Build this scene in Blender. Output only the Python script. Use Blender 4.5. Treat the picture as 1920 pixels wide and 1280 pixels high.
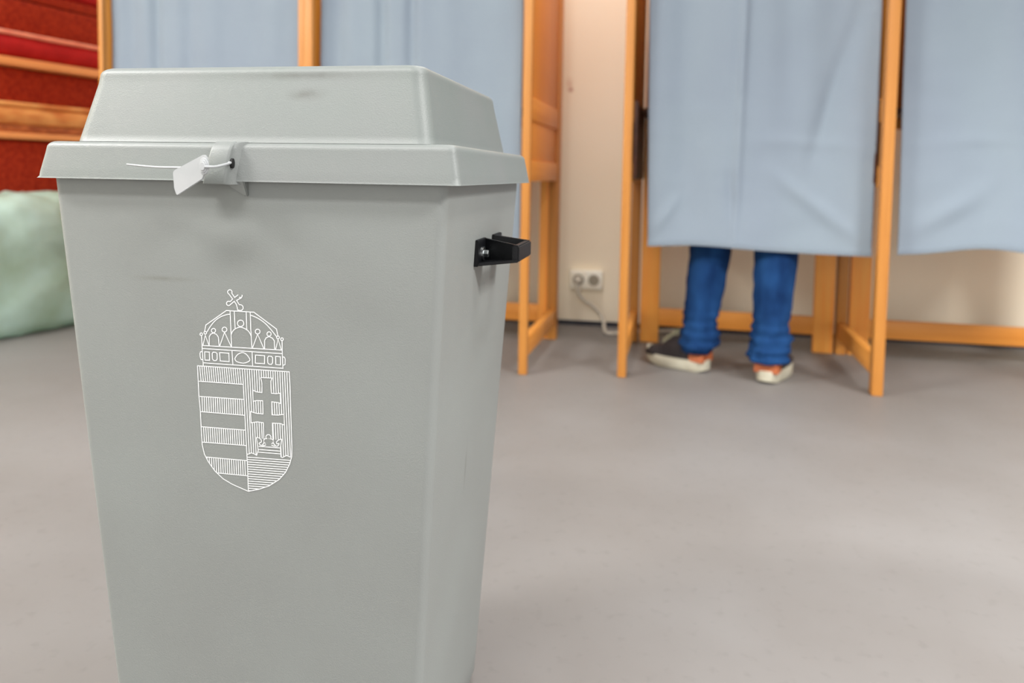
import bpy, bmesh, math, random
from mathutils import Vector, Matrix, noise
random.seed(7)
for o in list(bpy.data.objects): bpy.data.objects.remove(o)
S = bpy.context.scene
COL = S.collection
H = 0.70                                    # camera height in metres

# ------------------------------------------------------------------ camera
cam_d = bpy.data.cameras.new('camera'); cam = bpy.data.objects.new('camera', cam_d); COL.objects.link(cam)
yaw, pitch, roll = -0.190135, 0.063519, 0.016625
f0 = Vector((math.sin(yaw), math.cos(yaw), 0)); r0 = Vector((math.cos(yaw), -math.sin(yaw), 0)); u0 = Vector((0, 0, 1))
fw = f0*math.cos(pitch) - u0*math.sin(pitch); up = u0*math.cos(pitch) + f0*math.sin(pitch)
ri = r0*math.cos(roll) + up*math.sin(roll); up = up*math.cos(roll) - r0*math.sin(roll)
mw = Matrix((ri, up, -fw)).transposed().to_4x4(); mw.translation = Vector((0.4049, -0.8719, H))
cam.matrix_world = mw
cam_d.sensor_width = 36; cam_d.lens = 36*1437.2/1920; cam_d.shift_y = (418.3-640)/1920
cam_d.clip_start = 0.02
cam_d.dof.use_dof = True; cam_d.dof.focus_distance = 0.78; cam_d.dof.aperture_fstop = 4.2
S.camera = cam

# ------------------------------------------------------------------ world, lights, exposure
wd = bpy.data.worlds.new('World'); S.world = wd; wd.use_nodes = True
wd.node_tree.nodes['Background'].inputs[0].default_value = (1.0, 0.985, 0.965, 1)
wd.node_tree.nodes['Background'].inputs[1].default_value = 0.78
S.view_settings.view_transform = 'Standard'; S.view_settings.look = 'None'
S.view_settings.exposure = 0.0; S.view_settings.gamma = 1.0; S.view_settings.use_curve_mapping = False

def area(name, loc, size, power, col=(1, 0.98, 0.955)):
    l = bpy.data.lights.new(name, 'AREA'); l.shape = 'RECTANGLE'; l.size, l.size_y = size
    l.energy = power; l.color = col
    o = bpy.data.objects.new(name, l); COL.objects.link(o); o.location = loc
    return o
# rows of ceiling luminaires, and added fills at the wall gap and far behind the camera
area('ceiling_luminaire_front', (-0.35, -1.55, 2.75), (1.2, 0.30), 70)
area('ceiling_luminaire_side', (1.25, -0.05, 2.75), (0.30, 1.2), 32)
area('ceiling_luminaire_left', (-2.6, -1.0, 2.75), (1.2, 0.30), 205)
area('ceiling_luminaire_right', (3.1, -0.9, 2.75), (1.2, 0.30), 300).data.spread = math.radians(130)
area('wall_gap_fill', (0.10, 1.90, 2.75), (0.30, 0.30), 17)  # added fill that brightens the wall between the booths
area('low_fill_behind_camera', (0.5, -5.5, 1.5), (4.0, 1.6), 62).rotation_euler = (math.radians(90), 0, 0)  # unseen fill added to send low light under the curtains

# ------------------------------------------------------------------ materials
def srgb(r, g, b):
    f = lambda c: (c/255/12.92) if c/255 <= 0.04045 else ((c/255+0.055)/1.055)**2.4
    return (f(r), f(g), f(b), 1)
def new_mat(name):
    m = bpy.data.materials.new(name); m.use_nodes = True
    nt = m.node_tree; b = nt.nodes['Principled BSDF']
    return m, nt, b
def noise_mat(name, c1, c2, scale=(6, 6, 6), rough=0.5, bump=0.0, bscale=400, detail=4, spec=0.5, coord='Object', lo=0.35, hi=0.65):
    m, nt, b = new_mat(name); N, L = nt.nodes, nt.links
    tc = N.new('ShaderNodeTexCoord'); mp = N.new('ShaderNodeMapping'); mp.inputs['Scale'].default_value = scale
    L.new(tc.outputs[coord], mp.inputs['Vector'])
    nz = N.new('ShaderNodeTexNoise'); nz.inputs['Scale'].default_value = 1; nz.inputs['Detail'].default_value = detail
    L.new(mp.outputs[0], nz.inputs['Vector'])
    cr = N.new('ShaderNodeValToRGB'); cr.color_ramp.elements[0].position = lo; cr.color_ramp.elements[1].position = hi
    cr.color_ramp.elements[0].color = c1; cr.color_ramp.elements[1].color = c2
    L.new(nz.outputs['Fac'], cr.inputs[0]); L.new(cr.outputs[0], b.inputs['Base Color'])
    b.inputs['Roughness'].default_value = rough; b.inputs['Specular IOR Level'].default_value = spec
    if bump:
        n2 = N.new('ShaderNodeTexNoise'); n2.inputs['Scale'].default_value = bscale; n2.inputs['Detail'].default_value = 2
        L.new(tc.outputs[coord], n2.inputs['Vector'])
        bp = N.new('ShaderNodeBump'); bp.inputs['Strength'].default_value = bump; bp.inputs['Distance'].default_value = 0.001
        L.new(n2.outputs['Fac'], bp.inputs['Height']); L.new(bp.outputs[0], b.inputs['Normal'])
    m['out'] = cr.name
    return m
def add_stains(m, spots):
    """spots: (centre, radii, direction-angle in the xz face plane, colour, strength): dirt smears of a fixed place and shape"""
    nt = m.node_tree; N, L = nt.nodes, nt.links; b = N['Principled BSDF']; prev = N[m['out']].outputs[0]
    tc = N.new('ShaderNodeTexCoord')
    nz = N.new('ShaderNodeTexNoise'); nz.inputs['Scale'].default_value = 60; nz.inputs['Detail'].default_value = 3
    L.new(tc.outputs['Object'], nz.inputs['Vector'])
    for c, rad, ang, colr, st in spots:
        mp = N.new('ShaderNodeMapping'); mp.vector_type = 'TEXTURE'
        mp.inputs['Location'].default_value = c; mp.inputs['Rotation'].default_value = (0, -ang, 0); mp.inputs['Scale'].default_value = rad
        L.new(tc.outputs['Object'], mp.inputs['Vector'])
        g = N.new('ShaderNodeTexGradient'); g.gradient_type = 'QUADRATIC_SPHERE'; L.new(mp.outputs[0], g.inputs[0])
        mu = N.new('ShaderNodeMath'); mu.operation = 'MULTIPLY'; L.new(g.outputs['Fac'], mu.inputs[0]); L.new(nz.outputs['Fac'], mu.inputs[1])
        m2 = N.new('ShaderNodeMath'); m2.operation = 'MULTIPLY'; m2.use_clamp = True; m2.inputs[1].default_value = st*2; L.new(mu.outputs[0], m2.inputs[0])
        mx = N.new('ShaderNodeMix'); mx.data_type = 'RGBA'
        L.new(m2.outputs[0], mx.inputs[0]); L.new(prev, mx.inputs[6]); mx.inputs[7].default_value = colr
        prev = mx.outputs[2]
    L.new(prev, b.inputs['Base Color'])

M = {}
M['plastic'] = noise_mat('grey_grained_plastic', srgb(108, 115, 112), srgb(115, 118, 117), (5, 5, 5), 0.46, 0.22, 800, spec=0.44)
M['plastic_body'] = noise_mat('grey_grained_plastic_body', srgb(122, 125, 123), srgb(126, 130, 128), (5, 5, 5), 0.47, 0.22, 800, spec=0.40)
add_stains(M['plastic'], [((0.062, -0.165, 0.775), (0.030, 0.06, 0.010), 0.05, srgb(72, 71, 64), 0.6),
                          ((0.052, -0.165, 0.794), (0.10, 0.06, 0.008), 0.0, srgb(80, 79, 74), 0.55)])
add_stains(M['plastic_body'], [((-0.090, -0.175, 0.588), (0.055, 0.05, 0.005), 0.0, srgb(92, 88, 76), 0.4),
                               ((0.186, -0.02, 0.36), (0.02, 0.006, 0.05), 0.0, srgb(82, 82, 76), 0.6)])
M['white_print'] = noise_mat('white_screen_print', srgb(228, 229, 229), srgb(233, 234, 234), rough=0.5)
M['white_nylon'] = noise_mat('white_nylon', srgb(157, 160, 162), srgb(164, 166, 168), (30, 30, 30), 0.35)
M['black_plastic'] = noise_mat('black_plastic', srgb(5, 6, 8), srgb(8, 9, 13), (40, 40, 40), 0.42, 0.2, 700, spec=0.25)
M['hole'] = noise_mat('hole_shade', srgb(6, 6, 6), srgb(10, 10, 10))  # black painted as the shade inside the seal hole
M['zinc'] = noise_mat('zinc_steel', srgb(175, 180, 182), srgb(205, 208, 208), (300, 300, 300), 0.25); M['zinc'].node_tree.nodes['Principled BSDF'].inputs['Metallic'].default_value = 1
def wood(name, a, b, rough=0.42, vert=True, spec=0.4):
    return noise_mat(name, a, b, (45, 45, 2.2) if vert else (2.2, 45, 45), rough, 0.08, 120, detail=5, spec=spec, lo=0.3, hi=0.72)
M['pine'] = wood('pine_vertical_grain', srgb(181, 117, 50), srgb(194, 132, 63))  # toned down to offset the strong light on the front posts
M['pine_h_shade_lift'] = wood('pine_horizontal_grain', srgb(221, 141, 58), srgb(237, 160, 72), vert=False)  # same pine, brightened to offset shade on the back rails
M['pine_panel_shade_lift'] = wood('pine_panel_shade_lift', srgb(210, 136, 52), srgb(226, 152, 65))  # same pine, brightened to offset shade on the panels
M['pine_board_shade_lift'] = wood('pine_board_shade_lift', srgb(250, 158, 69), srgb(250, 178, 86))  # same pine, brightened to offset shade behind the curtains
M['under_shelf_shade'] = noise_mat('under_shelf_shade_brown', srgb(58, 30, 16), srgb(78, 42, 24), (40, 3, 40), 0.55)  # brown that paints the shade below the writing shelf
M['desk'] = noise_mat('brown_desk_board', srgb(94, 55, 26), srgb(104, 64, 33), (3, 40, 40), 0.5)
M['curtain'] = noise_mat('pale_blue_cloth', srgb(130, 141, 154), srgb(134, 146, 157), (3, 3, 1.5), 0.85, 0.25, 900, spec=0.15)
M['wall'] = noise_mat('cream_wall_paint', srgb(247, 235, 211), srgb(250, 240, 218), (1.5, 1.5, 1.5), 0.6, 0.1, 150, spec=0.3)
add_stains(M['wall'], [((-0.016, 2.70, 1.097), (0.022, 0.05, 0.022), 0, srgb(170, 95, 80), 1.0), ((-0.022, 2.70, 1.125), (0.03, 0.05, 0.045), 0, srgb(205, 160, 140), 0.6)])
M['sidewall'] = noise_mat('cream_side_wall_paint', srgb(250, 240, 215), srgb(250, 248, 225), (1.5, 1.5, 1.5), 0.6)
M['skirting'] = noise_mat('dark_skirting', srgb(31, 34, 47), srgb(39, 43, 54), (9, 9, 9), 0.5)
M['red'] = noise_mat('dark_red_velour', srgb(138, 30, 10), srgb(172, 53, 23), (60, 60, 60), 0.8, 0.3, 300, spec=0.2)
M['cushion'] = noise_mat('bright_red_velvet', srgb(172, 20, 23), srgb(188, 29, 30), (14, 14, 14), 0.75, 0.3, 300, spec=0.3)
M['lit_edge_strip'] = noise_mat('pale_pink_edge_highlight', srgb(241, 143, 115), srgb(249, 162, 131), (20, 20, 20), 0.7)  # pale pink paints the light caught by the cushion's top edge
M['bench_wood'] = noise_mat('orange_beech', srgb(242, 156, 90), srgb(250, 175, 107), (40, 3, 40), 0.45)
M['welt'] = noise_mat('worn_brown_welt', srgb(139, 64, 27), srgb(198, 114, 59), (40, 16, 40), 0.6)
M['tan'] = noise_mat('worn_tan_leather', srgb(216, 130, 64), srgb(250, 186, 110), (16, 7, 22), 0.5, 0.2, 60)
M['socket'] = noise_mat('ivory_plastic', srgb(250, 244, 227), srgb(250, 250, 237), (20, 20, 20), 0.35)
M['socket_in'] = noise_mat('ivory_recess', srgb(153, 146, 129), srgb(163, 156, 138), (20, 20, 20), 0.5)
M['cable'] = noise_mat('white_cable', srgb(204, 198, 183), srgb(211, 206, 193), (20, 20, 20), 0.45)
M['denim'] = noise_mat('blue_denim', srgb(8, 30, 66), srgb(32, 70, 118), (11, 11, 6), 0.9, 0.5, 500, spec=0.1, lo=0.3, hi=0.72)
M['shirt'] = noise_mat('navy_jersey', srgb(40, 44, 58), srgb(52, 56, 70), (20, 20, 20), 0.9)
M['skin'] = noise_mat('skin', srgb(169, 120, 94), srgb(177, 130, 104), (20, 20, 20), 0.5)
M['hair'] = noise_mat('brown_hair', srgb(50, 36, 26), srgb(70, 50, 36), (80, 80, 10), 0.6)
M['eye'] = noise_mat('eye_white', srgb(235, 232, 228), srgb(240, 238, 235))
M['shoe_dark'] = noise_mat('black_suede', srgb(25, 18, 20), srgb(39, 31, 31), (50, 50, 50), 0.8)
M['shoe_tan'] = noise_mat('tan_leather', srgb(164, 83, 44), srgb(175, 98, 57), (50, 50, 50), 0.55)
M['shoe_sole'] = noise_mat('cream_rubber', srgb(178, 172, 153), srgb(186, 182, 164), (30, 30, 30), 0.5)
M['lace'] = noise_mat('grey_green_lace', srgb(118, 114, 92), srgb(138, 134, 110), (200, 200, 200), 0.8)
M['blue_paper'] = noise_mat('blue_paper', srgb(54, 75, 110), srgb(78, 98, 127), (20, 20, 20), 0.7)
# floor: plain vinyl with cloudy wear and fine specks
m, nt, b = new_mat('grey_vinyl_floor'); N, L = nt.nodes, nt.links
tc = N.new('ShaderNodeTexCoord')
n1 = N.new('ShaderNodeTexNoise'); n1.inputs['Scale'].default_value = 2.2; n1.inputs['Detail'].default_value = 5
n2 = N.new('ShaderNodeTexNoise'); n2.inputs['Scale'].default_value = 45; n2.inputs['Detail'].default_value = 4
for n_ in (n1, n2): L.new(tc.outputs['Object'], n_.inputs['Vector'])
c1 = N.new('ShaderNodeValToRGB'); c1.color_ramp.elements[0].color = srgb(115, 111, 108); c1.color_ramp.elements[1].color = srgb(122, 119, 117)
c1.color_ramp.elements[0].position = 0.35; c1.color_ramp.elements[1].position = 0.65
L.new(n1.outputs['Fac'], c1.inputs[0])
c2 = N.new('ShaderNodeValToRGB'); c2.color_ramp.elements[0].color = srgb(150, 146, 143); c2.color_ramp.elements[1].color = (1, 1, 1, 1)
c2.color_ramp.elements[0].position = 0.28; c2.color_ramp.elements[1].position = 0.42
L.new(n2.outputs['Fac'], c2.inputs[0])
mx = N.new('ShaderNodeMix'); mx.data_type = 'RGBA'; mx.blend_type = 'MULTIPLY'; mx.inputs[0].default_value = 0.12
L.new(c1.outputs[0], mx.inputs[6]); L.new(c2.outputs[0], mx.inputs[7]); L.new(mx.outputs[2], b.inputs['Base Color'])
b.inputs['Roughness'].default_value = 0.5; b.inputs['Specular IOR Level'].default_value = 0.35
M['floor'] = m
# translucent mint plastic film
m, nt, b = new_mat('mint_plastic_film'); N, L = nt.nodes, nt.links
tc = N.new('ShaderNodeTexCoord'); nz = N.new('ShaderNodeTexNoise'); nz.inputs['Scale'].default_value = 5; nz.inputs['Detail'].default_value = 3
L.new(tc.outputs['Object'], nz.inputs['Vector'])
cr = N.new('ShaderNodeValToRGB'); cr.color_ramp.elements[0].position = .3; cr.color_ramp.elements[1].position = .7
cr.color_ramp.elements[0].color = srgb(186, 210, 186); cr.color_ramp.elements[1].color = srgb(220, 246, 238)
L.new(nz.outputs['Fac'], cr.inputs[0]); L.new(cr.outputs[0], b.inputs['Base Color']); b.inputs['Roughness'].default_value = 0.35
tl = N.new('ShaderNodeBsdfTranslucent'); L.new(cr.outputs[0], tl.inputs['Color'])
tr = N.new('ShaderNodeBsdfTransparent'); tr.inputs[0].default_value = (0.9, 1, 0.93, 1)
m1 = N.new('ShaderNodeMixShader'); m1.inputs[0].default_value = 0.3; L.new(b.outputs[0], m1.inputs[1]); L.new(tl.outputs[0], m1.inputs[2])
m2 = N.new('ShaderNodeMixShader'); m2.inputs[0].default_value = 0.16; L.new(m1.outputs[0], m2.inputs[1]); L.new(tr.outputs[0], m2.inputs[2])
L.new(m2.outputs[0], N['Material Output'].inputs['Surface'])
M['film'] = m

# ------------------------------------------------------------------ helpers
def obj(name, bm, mat, parent=None, smooth=None, loc=None):
    me = bpy.data.meshes.new(name); bmesh.ops.recalc_face_normals(bm, faces=bm.faces); bm.to_mesh(me); bm.free()
    me.materials.append(M[mat] if isinstance(mat, str) else mat)
    if smooth is not None:
        for p in me.polygons: p.use_smooth = True
        if smooth < 179:
            bm2 = bmesh.new(); bm2.from_mesh(me)
            for e in bm2.edges:
                if len(e.link_faces) == 2 and e.calc_face_angle(0) > math.radians(smooth): e.smooth = False
            bm2.to_mesh(me); bm2.free()
    o = bpy.data.objects.new(name, me); COL.objects.link(o)
    if parent: o.parent = parent
    if loc: o.location = loc
    return o
def tag(o, label=None, cat=None, group=None, kind=None):
    if label: o['label'] = label
    if cat: o['category'] = cat
    if group: o['group'] = group
    if kind: o['kind'] = kind
    return o
def empty(name, loc, rz=0, **k):
    o = bpy.data.objects.new(name, None); COL.objects.link(o); o.location = loc; o.rotation_euler = (0, 0, rz); o.empty_display_size = 0.1
    return tag(o, **k)
def box(bm, lo, hi, bev=0.0, seg=2):
    r = bmesh.ops.create_cube(bm, size=1)
    c = [(lo[i]+hi[i])/2 for i in range(3)]; s = [hi[i]-lo[i] for i in range(3)]
    for v in r['verts']: v.co = Vector((c[0]+v.co.x*s[0], c[1]+v.co.y*s[1], c[2]+v.co.z*s[2]))
    if bev:
        ed = list({e for v in r['verts'] for e in v.link_edges})
        bmesh.ops.bevel(bm, geom=ed, offset=bev, segments=seg, affect='EDGES', profile=0.5)
    return bm
def bx(lo, hi, bev=0.003, seg=2): return box(bmesh.new(), lo, hi, bev, seg)
def loft(bm, rings, cap0=False, cap1=False, close=True):
    vr = [[bm.verts.new(p) for p in r] for r in rings]
    n = len(vr[0])
    for a, b_ in zip(vr, vr[1:]):
        for i in range(n if close else n-1):
            j = (i+1) % n; bm.faces.new((a[i], a[j], b_[j], b_[i]))
    if cap0: bm.faces.new(vr[0][::-1])
    if cap1: bm.faces.new(vr[-1])
    return vr
def rrect(hx, hy, z, r, seg=6, cx=0, cy=0):
    pts = []
    for k, (sx, sy) in enumerate(((1, -1), (1, 1), (-1, 1), (-1, -1))):
        for i in range(seg+1):
            a = math.radians(-90 + 90*k + 90*i/seg)
            pts.append(Vector((cx+sx*(hx-r)+r*math.cos(a), cy+sy*(hy-r)+r*math.sin(a), z)))
    return pts
def catmull(pts, n=8):
    P = [Vector(p) for p in pts]; P = [2*P[0]-P[1]] + P + [2*P[-1]-P[-2]]; out = []
    for i in range(1, len(P)-2):
        for k in range(n):
            t = k/n; a, b_, c, d = P[i-1:i+3]
            out.append(0.5*((2*b_)+(c-a)*t+(2*a-5*b_+4*c-d)*t*t+(3*b_-a-3*c+d)*t**3))
    return out+[P[-2]]
def tube(bm, path, rad, seg=10, cap=True):
    path = [Vector(p) for p in path]; rings = []; nrm = None
    for i, p in enumerate(path):
        t = (path[min(i+1, len(path)-1)]-path[max(i-1, 0)]).normalized()
        if nrm is None: nrm = t.orthogonal().normalized()
        nrm = (nrm - t*nrm.dot(t)).normalized(); bi = t.cross(nrm)
        r = rad(i/(len(path)-1)) if callable(rad) else rad
        rings.append([p+(nrm*math.cos(2*math.pi*k/seg)+bi*math.sin(2*math.pi*k/seg))*r for k in range(seg)])
    loft(bm, rings, cap, cap); return bm

# ------------------------------------------------------------------ setting
def plane_box(name, lo, hi, mat):
    return tag(obj(name, bx(lo, hi, 0), mat), kind='structure')
plane_box('floor', (-3.4, -3.0, -0.05), (4.6, 2.76, 0.0), 'floor')
plane_box('wall_back', (-3.4, 2.70, 0.0), (4.6, 2.76, 2.8), 'wall')
plane_box('wall_left', (-3.46, -3.0, 0.0), (-3.40, 2.76, 2.8), 'sidewall')
plane_box('baseboard_back', (-3.4, 2.688, 0.0), (4.6, 2.70, 0.02), 'skirting')

# ------------------------------------------------------------------ ballot box
W, D, ZR = 0.2125, 0.364, H-0.0113
KX, KY = 0.0606, 0.0653
box_root = empty('ballot_box', (0, 0, 0), label='tall grey plastic ballot box with white crest on its front, standing in the foreground', cat='ballot box')
def ring_at(z, inset=0.0, r=0.011):
    k = ZR-z
    return rrect(W-KX*k-inset, D/2-KY*k-inset, z, r, 6, cx=-0.0022)
bm = bmesh.new()
zs = [0.012]+[ZR*i/14 for i in range(1, 15)]+[ZR+0.02]
loft(bm, [ring_at(0.0, 0.010, 0.008), ring_at(0.003, 0.003, 0.010)]+[ring_at(z) for z in zs]+[ring_at(ZR+0.02, 0.004), ring_at(0.02, 0.004)], True, True)
obj('body', bm, 'plastic_body', box_root, 40)
# lid rim: skirt with a rounded shoulder, inner return and a flat top running in to the hood
def rr(hx, hy, z, r=0.0085): return rrect(hx, hy, z, r, 6)
bx0, by0, tx0, ty0, zt = 0.2248, 0.192, 0.2192, 0.1868, ZR+0.0379
bm = bmesh.new()
rings = [rr(bx0-0.0085, by0-0.0085, ZR+0.03, 0.006), rr(bx0-0.0035, by0-0.0035, ZR, 0.007), rr(bx0, by0, ZR, 0.004), rr(bx0-0.0003, by0-0.0003, ZR+0.002)]
for i in range(1, 6):
    t = i/6; rings.append(rr(bx0+(tx0-bx0)*t, by0+(ty0-by0)*t, ZR+0.002+(zt-0.007-ZR-0.002)*t))
for i in range(6):
    a = math.radians(90*i/5); rings.append(rr(tx0-0.007*(1-math.cos(a)), ty0-0.007*(1-math.cos(a)), zt-0.007+0.007*math.sin(a), 0.008))
rings += [rr(0.196, 0.182, zt, 0.020), rr(0.190, 0.174, zt+0.0005, 0.020)]
loft(bm, rings, False, True)
rim = obj('lid_rim', bm, 'plastic', box_root, 50)
# hood
zh = zt+0.0776
bm = bmesh.new(); rings = []
hbx, hby, htx, hty = 0.1930, 0.178, 0.1800, 0.1607
rings.append(rrect(hbx+0.002, hby+0.002, zt-0.002, 0.017, 8))
for i in range(9):
    t = i/9; rings.append(rrect(hbx+(htx-hbx)*t, hby+(hty-hby)*t, zt+(zh-0.009-zt)*t, 0.017, 8))
for i in range(7):
    a = math.radians(90*i/6); q = 0.009*(1-math.cos(a)); rings.append(rrect(htx-q, hty-q, zh-0.009+0.009*math.sin(a), 0.015, 8))
rings.append(rrect(htx-0.05, hty-0.05, zh+0.0008, 0.01, 8))
loft(bm, rings, False, True)
hood = obj('lid_hood', bm, 'plastic', box_root, 50)
# hasp: a boss moulded on the rim, with a dark disc painted as the hole's shade
bm = bmesh.new()
pr = lambda z, d: -(by0+(ty0-by0)*(z-ZR)/0.0379)-d
secs = []
for z, d in ((ZR-0.0030, 0.0100), (ZR-0.0022, 0.0108), (ZR+0.010, 0.0112), (ZR+0.022, 0.0105), (ZR+0.030, 0.0095), (ZR+0.0345, 0.0075), (ZR+0.0375, 0.0040), (ZR+0.0386, 0.0005)):
    top = (z-ZR)/0.04
    xl = -0.0280+0.0060*top; xr = -0.0040+0.0030*top; y0 = pr(max(z, ZR), -0.004); sec = [(xl-0.0005, y0, z), (xl, pr(z, d*0.35), z)]
    for k in range(5):
        a = math.radians(90*k/4); sec.append((xl+0.0022*(1-math.cos(a)), pr(z, d-0.0022*(1-math.sin(a)) if d > 0.003 else d), z))
    for k in range(5):
        a = math.radians(90*k/4); sec.append((xr-0.0030*(1-math.sin(a)), pr(z, d-0.0030*(1-math.cos(a)) if d > 0.003 else d), z))
    sec += [(xr+0.0008, pr(z, d*0.35), z), (xr+0.004, pr(z, 0.0006), z), (xr+0.010, y0, z)]
    secs.append(sec)
loft(bm, secs, True, True, True)
hasp = obj('hasp', bm, 'plastic', box_root, 60)
bm = bmesh.new()
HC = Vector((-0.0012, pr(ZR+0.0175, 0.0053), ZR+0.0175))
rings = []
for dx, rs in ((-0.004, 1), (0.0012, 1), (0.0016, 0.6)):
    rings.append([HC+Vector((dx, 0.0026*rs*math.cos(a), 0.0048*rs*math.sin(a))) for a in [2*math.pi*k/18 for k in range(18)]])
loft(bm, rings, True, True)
tag(obj('seal_hole_shade', bm, 'hole', hasp, 60), label='dark disc painted as the shade in the seal hole')
# wedge lug under the rim
bm = bmesh.new()
yf = -D/2+0.0005
v = [bm.verts.new(p) for p in ((-0.018, yf-0.010, ZR+0.002), (0.008, yf-0.010, ZR+0.002), (0.008, yf+0.004, ZR+0.002), (-0.018, yf+0.004, ZR+0.002),
                               (0.0045, yf-0.002, ZR-0.014), (0.008, yf-0.002, ZR-0.014), (0.008, yf+0.006, ZR-0.016), (0.0045, yf+0.006, ZR-0.016))]
for q in ((0, 1, 2, 3), (4, 5, 6, 7), (0, 1, 5, 4), (1, 2, 6, 5), (2, 3, 7, 6), (3, 0, 4, 7)): bm.faces.new([v[i] for i in q])
bmesh.ops.bevel(bm, geom=bm.edges[:], offset=0.0008, segments=2, affect='EDGES')
obj('lug', bm, 'plastic_body', box_root, 40)

# ---- black carry handle on the right side
def sidex(z): return W-KX*(ZR-z)
ZB, ZT = 0.5975, 0.6270
hd = empty('handle', (0.0004, 0, 0)); hd.parent = box_root
def slab(poly, z0, z1, bev=0.0008):      # polygon in xy extruded in z (z may be functions of x)
    bm = bmesh.new(); a = [bm.verts.new((x, y, z0(x) if callable(z0) else z0)) for x, y in poly]; b_ = [bm.verts.new((x, y, z1(x) if callable(z1) else z1)) for x, y in poly]
    n = len(poly)
    for i in range(n): bm.faces.new((a[i], a[(i+1) % n], b_[(i+1) % n], b_[i]))
    bm.faces.new(a[::-1]); bm.faces.new(b_)
    if bev: bmesh.ops.bevel(bm, geom=bm.edges[:], offset=bev, segments=2, affect='EDGES')
    return bm
XO = 0.2510
zb = lambda x: ZB+(x-0.205)*0.085; zt_ = lambda x: ZT-(x-0.205)*0.15
for s in (0, 1):                         # front arm, then its mirror image
    Y = (lambda y: y) if s == 0 else (lambda y: 0.022-y)
    base = slab([(0.2035, Y(-0.053)), (0.2095, Y(-0.053)), (0.2095, Y(-0.010)), (0.2035, Y(-0.010))], ZB, ZT); fl = obj('foot', base, 'black_plastic', hd, 40)
    obj('arm', slab([(0.2040, Y(-0.016)), (0.2040, Y(-0.009)), (XO-0.002, Y(-0.022)), (XO-0.002, Y(-0.028))], zb, zt_), 'black_plastic', hd, 40)
    obj('flange', slab([(0.2050, Y(-0.052)), (XO-0.001, Y(-0.031)), (XO-0.001, Y(-0.024)), (0.2050, Y(-0.012))], zb, lambda x: zb(x)+0.0035), 'black_plastic', hd, 40)
    # bolt with washer
    if s == 0:
        bm = bmesh.new(); cz, cyb = 0.6105, Y(-0.031)
        rings = [[Vector((x, cyb+r*math.cos(2*math.pi*k/20), cz+r*math.sin(2*math.pi*k/20))) for k in range(20)] for x, r in ((0.209, 0.0078), (0.2112, 0.0078), (0.2116, 0.0072))]
        loft(bm, rings, True, True); ws = obj('washer', bm, 'zinc', hd, 40); tag(ws, label='shiny zinc washer')
        bm = bmesh.new()
        rings = [[Vector((x, cyb+r*math.cos(2*math.pi*k/6), cz+r*math.sin(2*math.pi*k/6))) for k in range(6)] for x, r in ((0.2112, 0.0046), (0.2160, 0.0046), (0.2166, 0.0038))]
        loft(bm, rings, True, True); tag(obj('bolt', bm, 'zinc', hd, 20), label='shiny zinc hex bolt')
obj('grip', slab([(XO-0.008, -0.030), (XO, -0.030), (XO, 0.052), (XO-0.008, 0.052)], zb(XO), zt_(XO), 0.0015), 'black_plastic', hd, 40)

# ---- crest: white line print on the front face
HM = [0.00059310786, -2.4254028e-05, -0.25944769, 0.00011422794, -0.00060949938, 0.86821846, 0.0001503325, -9.7823356e-05]
def face_pt(u, v):                       # drawing coordinates -> the front face of the box
    w = HM[6]*u+HM[7]*v+1
    return Vector(((HM[0]*u+HM[1]*v+HM[2])/w, (HM[3]*u+HM[4]*v+HM[5])/w))
E7 = lambda p: (370+p[0]*.125, 530+p[1]*.125)
E3 = lambda p: (350+p[0]*.171875, 520+p[1]*.171875)
E4 = lambda p: (350+p[0]*.171875, 720+p[1]*.171875)
E8 = lambda p: (460+p[0]*.18762, 690+p[1]*.1875)
lines = []
def pl(T, pts, closed=False, smooth=False):
    P = [T(p) for p in pts]
    if smooth:
        q = catmull([(x, y, 0) for x, y in (P+[P[0]] if closed else P)], 5); P = [(a.x, a.y) for a in q]
        if closed: P = P[:-1]
    lines.append((P, closed))
def circ(T, c, r, a0=0, a1=360, n=18, ry=None):
    pts = [(c[0]+r*math.cos(math.radians(a0+(a1-a0)*i/n)), c[1]+(ry or r)*math.sin(math.radians(a0+(a1-a0)*i/n))) for i in range(n+1)]
    lines.append(([T(p) for p in pts], False))
# crown
pl(E7, [(112, 728), (130, 632), (438, 415), (850, 440), (1190, 692), (1212, 798)])
pl(E7, [(148, 735), (200, 650), (270, 567), (350, 510), (430, 480), (495, 468)], smooth=True)
pl(E7, [(800, 483), (900, 525), (1000, 590), (1090, 680), (1188, 802)], smooth=True)
pl(E7, [(494, 425), (500, 560), (517, 955)]); pl(E7, [(557, 428), (570, 690)])
pl(E7, [(735, 434), (744, 700)]); pl(E7, [(796, 437), (805, 700), (822, 972)])
pl(E7, [(512, 775), (530, 730), (570, 690), (650, 665), (740, 700), (785, 745), (808, 795)], smooth=True)
circ(E7, (652, 607), 48)
pl(E7, [(182, 935), (182, 805), (205, 768), (245, 752), (290, 772), (318, 812), (330, 942)])
circ(E7, (245, 715), 32); circ(E7, (410, 700), 36); circ(E7, (122, 748), 20); circ(E7, (62, 770), 19)
pl(E7, [(340, 944), (411, 740), (510, 955)]); pl(E7, [(88, 930), (122, 785), (178, 938)])
pl(E7, [(66, 790), (75, 980), (92, 1240)])
pl(E7, [(832, 970), (907, 768), (1000, 985)]); circ(E7, (907, 730), 36)
pl(E7, [(1012, 988), (1012, 862), (1036, 822), (1080, 805), (1130, 830), (1158, 870), (1162, 994)]); circ(E7, (1078, 766), 32)
pl(E7, [(1178, 996), (1213, 842), (1262, 1003)]); circ(E7, (1212, 818), 21); circ(E7, (1272, 845), 20)
pl(E7, [(1273, 866), (1278, 1060), (1287, 1290)])
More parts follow.
